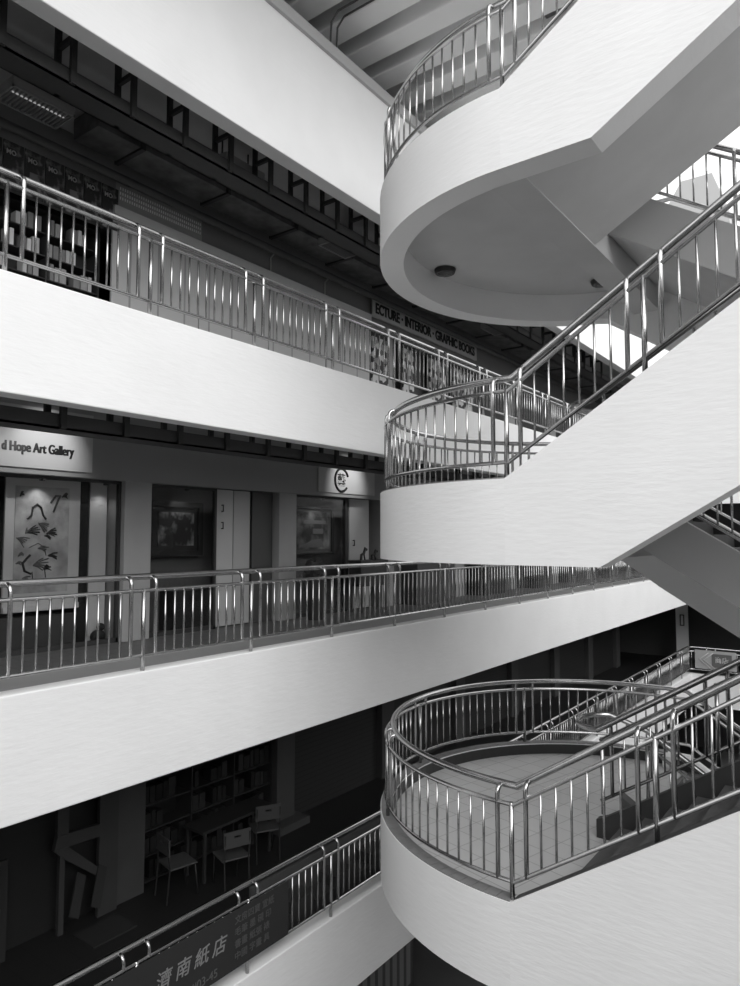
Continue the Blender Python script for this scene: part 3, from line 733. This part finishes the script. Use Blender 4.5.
# canopy clips on the ledge
for i, y in enumerate((8.45, 9.9)):
    t = thing('ledge_lamp', 'small bracket lamp on the grey ledge, %s' % ('left one' if i == 0 else 'right one'), 'lamp', (SHOP + .3, y, 4.62))
    bm = bmesh.new(); add_tube(bm, [(SHOP + .17, y, 4.6), (SHOP + .17, y, 4.85), (SHOP + .3, y, 4.93)], .012, 6); obj('bracket', bm, LIGHT, t)
    bm = bmesh.new(); add_tube(bm, [(SHOP + .26, y, 4.92), (SHOP + .36, y, 4.95)], .035, 8); obj('lamp_head', bm, DARK, t)

# ---------------------------------------------------------------- shopfronts, lowest gallery
z2 = FLR[2]
LG = mat('dim_grey', .03, .6)
# first bay: door frame with leaning boards
t = thing('display_stand', 'pale crossed display stand with slanting bars at the lower left', 'display stand', (SHOP + .2, 5, z2))
bm = bmesh.new()
add_box(bm, SHOP + .1, SHOP + .16, 4.84, 4.99, -3.75, z2 + 2.2)
add_box(bm, SHOP + .1, SHOP + .16, 5.42, 5.70, z2, z2 + 2.2)
add_prism(bm, [(4.80, -3.87), (5.45, -3.89), (5.45, -3.74), (4.84, -3.70)], SHOP + .1, SHOP + .17, 'x')
add_prism(bm, [(4.80, -3.87), (4.98, -3.87), (5.56, -4.42), (5.56, -4.52), (4.90, -3.98)], SHOP + .1, SHOP + .175, 'x')
add_box(bm, SHOP + .1, SHOP + .16, 4.88, 4.95, z2, -3.9)
obj('frame', bm, mat('stand_grey', .055, .6), t)
for i, y in enumerate((5.0, 5.3)):
    bm = bmesh.new(); add_prism(bm, [(y, z2 + .2), (y + .13, z2 + .12), (y + .22, z2 + .62), (y + .1, z2 + .7)], SHOP + .18, SHOP + .2, 'x')
    tag(obj('leaning_board', bm, mat('board_grey', .04, .6)), 'pale narrow board leaning at the stand, %s one' % ('left' if i == 0 else 'right'), 'board')
t = thing('card_rack', 'rack of small cards at the bottom left corner', 'rack', (SHOP + .25, 3.7, z2))
box('back_board', SHOP + .1, SHOP + .14, 3.3, 4.25, z2, z2 + 1.15, DARK, t)
for i in range(6):
    for k in range(7):
        box('card', SHOP + .145, SHOP + .16, 3.36 + .145 * i, 3.44 + .145 * i, z2 + .08 + .15 * k, z2 + .17 + .15 * k, random.choice((LG, mat('card_grey_%d_%d' % (i, k), .09, .6), DARK)), t)
struct(box('wall_shopfront', SHOP - .12, SHOP - .06, 3.11, 5.73, z2, z2 + 2.2, mat('low_front', .025, .5)), 'dark shopfront at the lower left', 'shopfront')
tag(box('doormat', SHOP + .3, SHOP + .75, 5.0, 5.6, z2, z2 + .02, LG), 'grey mat before the lower left shopfront', 'mat')
# second bay: bookshelf
struct(box('wall_shopfront', SHOP - .4, SHOP - .36, 6.17, 8.79, z2, z2 + 2.2, mat('low_front2', .02, .5)), 'dark shopfront behind the lower bookshelf', 'shopfront')
t = thing('bookcase', 'dark bookcase with dim books behind the folding chairs', 'bookcase', (SHOP - .2, 7.5, z2))
bm = bmesh.new()
for k in range(7): add_box(bm, SHOP - .35, SHOP - .02, 6.2, 8.76, z2 + .05 + .35 * k, z2 + .07 + .35 * k)
for y in (6.2, 7.05, 7.9, 8.74): add_box(bm, SHOP - .35, SHOP - .0, y, y + .02, z2, z2 + 2.2)
obj('carcass', bm, DARK, t)
dim = [mat('dim_book_%d' % i, v, .6) for i, v in enumerate((.01, .02, .032))]
for k in range(6):
    y = 6.25; z = z2 + .072 + .35 * k
    while y < 8.68:
        w = random.uniform(.06, .13); h = random.uniform(.18, .27)
        if random.random() < .75 and not any(abs(y + w / 2 - q) < .09 for q in (7.06, 7.91)):
            tag(box('book', SHOP - .25, SHOP - .06, y, y + w, z, z + h, random.choice(dim)), 'book in the dark bookcase behind the folding chairs', 'book', 'books in the lower bookcase')
        y += w + .02
# table
t = thing('folding_table', 'low dim table between the folding chairs', 'table', (SHOP + .35, 7.5, z2))
box('table_top', SHOP + .12, SHOP + .58, 6.8, 8.2, z2 + .68, z2 + .72, LG, t)
for x in (SHOP + .17, SHOP + .55):
    for y in (6.85, 8.15): box('leg', x - .02, x + .02, y - .02, y + .02, z2, z2 + .68, DARK, t)
CH = mat('chair_plastic', .085, .5)
def chair(x, y, rz, label):
    t = thing('plastic_chair', label, 'chair', (0, 0, 0), 'pale chairs by the lower bookcase')
    bm = bmesh.new(); add_box(bm, -.21, .21, -.2, .2, .43, .455); obj('seat', bm, CH, t, bevel=.03)
    bm = bmesh.new()
    hole = [(-.05, .72), (.05, .72), (.05, .745), (-.05, .745)]
    add_box(bm, -.2, -.05, -.23, -.21, .62, .84); add_box(bm, .05, .2, -.23, -.21, .62, .84)
    add_box(bm, -.05, .05, -.23, -.21, .62, .745); add_box(bm, -.05, .05, -.23, -.21, .775, .84)
    obj('backrest', bm, CH, t)
    for sx in (-.18, .18):
        bm = bmesh.new(); add_tube(bm, [(sx, -.235, .8), (sx, -.2, .44), (sx, -.24, 0)], .012, 6); obj('leg', bm, LG, t)
        bm = bmesh.new(); add_tube(bm, [(sx, .17, .44), (sx, .22, 0)], .012, 6); obj('leg', bm, LG, t)
    t.location = (x, y, z2); t.rotation_euler = (0, 0, rz)
chair(-8.10, 6.42, math.radians(-12), 'pale plastic chair nearest the lower left pillar')
chair(-7.68, 7.02, math.radians(70), 'pale plastic chair drawn up to the table, back turned to the railing')
chair(-7.98, 7.98, math.radians(60), 'pale plastic chair at the far end of the low table')
# third bay shutter, the rest
for i in range(3, len(bays)):
    a, b = bays[i]
    tag(box('roller_shutter', SHOP - .1, SHOP - .04, a, b, z2, z2 + 2.22, SHUTD if i % 2 else mat('dark_low_%d' % i, .03, .5)),
        'dark closed roller shutter, %s beyond the lower bookcase' % ['first', 'second', 'third', 'fourth', 'fifth', 'sixth'][i - 3], 'shutter')
struct(box('trim_4', SHOP - .3, SHOP + .35, 8.62, 9.35, z2, z2 + .12, PIL2), 'pale kerb at the foot of the second lower pillar', 'kerb')
# lit notice panel far in the lower corridor
t = thing('notice_panel', 'pale upright notice panel at the far end of the lowest corridor', 'notice', (-5.9, 29.5, z2))
box('panel', -6.9, -6.45, 29.5, 29.56, z2, -2.55, mat('notice_pale', .9, .5), t)
bm = bmesh.new(); add_tube(bm, [(-6.73, 29.49, z2 + 1.5), (-6.6, 29.49, z2 + 1.5), (-6.6, 29.49, z2 + 1.9), (-6.73, 29.49, z2 + 1.9), (-6.73, 29.49, z2 + 1.48)], .02, 6)
obj('printed_outline', bm, DARK, t)

# ---------------------------------------------------------------- banner on the lowest railing
t = thing('railing_banner', 'dark cloth banner with pale characters tied to the lowest railing', 'banner', (GX + .0, 4.5, TOP[2] + .14))
box('cloth', GX - .022, GX - .016, 1.9, 6.22, TOP[2] + .15, TOP[2] + .76, mat('banner_cloth', .03, .7, spec=.2), t)
LT = mat('banner_letters', .22, .6)
for i, ch in enumerate('濟南紙店'):
    lettering('character', ch, .19, (GX - .013, 4.36 + .235 * i, TOP[2] + .425), '+x', LT, t, bold=.001, depth=.004, shear=.2)
lettering('lettering', '#03-45', .12, (GX - .013, 4.80, TOP[2] + .20), '+x', mat('banner_dim_letters', .10, .6), t, depth=.004)
rows = ['文房四寶 宣紙', '毛筆 墨 硯 印', '書畫 紙張 裱', '中國 字畫 具']
for i, ch in enumerate(rows):
    lettering('small_lettering', ch, .095, (GX - .013, 5.38, TOP[2] + .62 - .125 * i), '+x', mat('banner_fine_letters', .075, .6), t, depth=.004)
# stepped crates behind that railing
for i in range(7):
    a = 6.3 + .42 * i
    tag(box('storage_crate', -6.5, -6.2, a, a + .4, z2, z2 + .2 + (.13 if i % 2 else 0), DARK), 'dark crate in the row behind the lowest railing', 'crate', 'dark crates behind the lowest railing')
tag(box('display_partition', -6.56, -6.52, 6.3, 9.4, z2, z2 + .58, mat('partition', .07, .6)), 'low grey partition behind the dark crates', 'partition')

# ---------------------------------------------------------------- direction sign at the far end
t = thing('direction_sign', 'grey direction sign with a double arrow on the far lowest railing', 'sign', (-5.0, 26.86, -4.5))
box('board', -5.66, -4.35, 26.78, 26.80, -4.56, -3.92, mat('sign_backing', .4, .5), t)
box('dark_field', -5.12, -4.49, 26.765, 26.78, -4.48, -4.02, mat('sign_dark', .12, .5), t)
for d, m in ((0, LIGHT), (.15, LIGHT)):
    bm = bmesh.new(); add_tube(bm, [(-5.22 + d, 26.765, -4.0), (-5.52 + d, 26.765, -4.24), (-5.18 + d, 26.765, -4.52)], .016, 6); obj('arrow', bm, m, t)
lettering('lettering', '商店', .22, (-5.02, 26.76, -4.30), '-y', LIGHT, t, bold=.004)

# ---------------------------------------------------------------- ground level glimpsed under the lowest landing
z1 = FLR[1]
struct(box('wall_shopfront', SHOP - .1, SHOP, Y0, 26, z1, BOT[2] + .8, mat('ground_front', .03, .5)), 'dark shopfront on the ground level', 'shopfront')
t = thing('magazine_rack', 'dim rack of papers on the ground level under the lowest landing', 'magazine rack', (-7.5, 10, z1))
box('back_board', -7.5, -7.46, 9.2, 11.4, z1, z1 + 1.9, DARK, t)
box('papers', -7.46, -7.43, 9.3, 11.3, z1 + .2, z1 + 1.8, stripes('paper_strips', .16, .05, 1, 4.5, .6), t)
struct(box('floor_dark', -12, -5.6, -2, 31, FLR[1], FLR[1] + .02, mat('ground_tile', .07, .6, vary=.1)), 'dark tiled floor at the ground level', 'floor')

# block seen against the sky at the upper right
t = thing('roof_block', 'grey concrete block standing against the sky at the upper right', 'building', (-2.0, 33, 8))
bm = bmesh.new(); add_prism(bm, [(-7.3, 7.6), (-3.9, 7.6), (-4.9, 13.7), (-5.4, 15.3), (-6.6, 15.3), (-7.3, 14.2)], 31.3, 34, 'y'); obj('block', bm, mat('block_grey', .4, .8), t)

# ---------------------------------------------------------------- light
w = bpy.data.worlds.new('sky'); bpy.context.scene.world = w; w.use_nodes = True
bg = w.node_tree.nodes['Background']; bg.inputs[0].default_value = (1, 1, 1, 1); bg.inputs[1].default_value = 1.0
sd = bpy.data.lights.new('sun', 'SUN'); sd.energy = 1.55; sd.angle = math.radians(60)
so = bpy.data.objects.new('sun', sd); C.objects.link(so)
so.rotation_euler = Vector((-.74, .45, -.52)).to_track_quat('-Z', 'Y').to_euler(); so.location = (8, -8, 14)

# ---------------------------------------------------------------- camera
cam = bpy.data.cameras.new('camera'); co = bpy.data.objects.new('camera', cam); C.objects.link(co)
yaw, pit = math.radians(36.64), math.radians(3.688)
co.location = (0, 0, 0); co.rotation_euler = (PI / 2 + pit, 0, yaw)
cam.sensor_fit = 'HORIZONTAL'; cam.sensor_width = 36; cam.lens = 36 * 697.2 / 740
cam.clip_start = .05; cam.clip_end = 300
S = bpy.context.scene; S.camera = co
S.view_settings.view_transform = 'Standard'; S.view_settings.look = 'None'; S.view_settings.gamma = 1
S.view_settings.exposure = 0.50
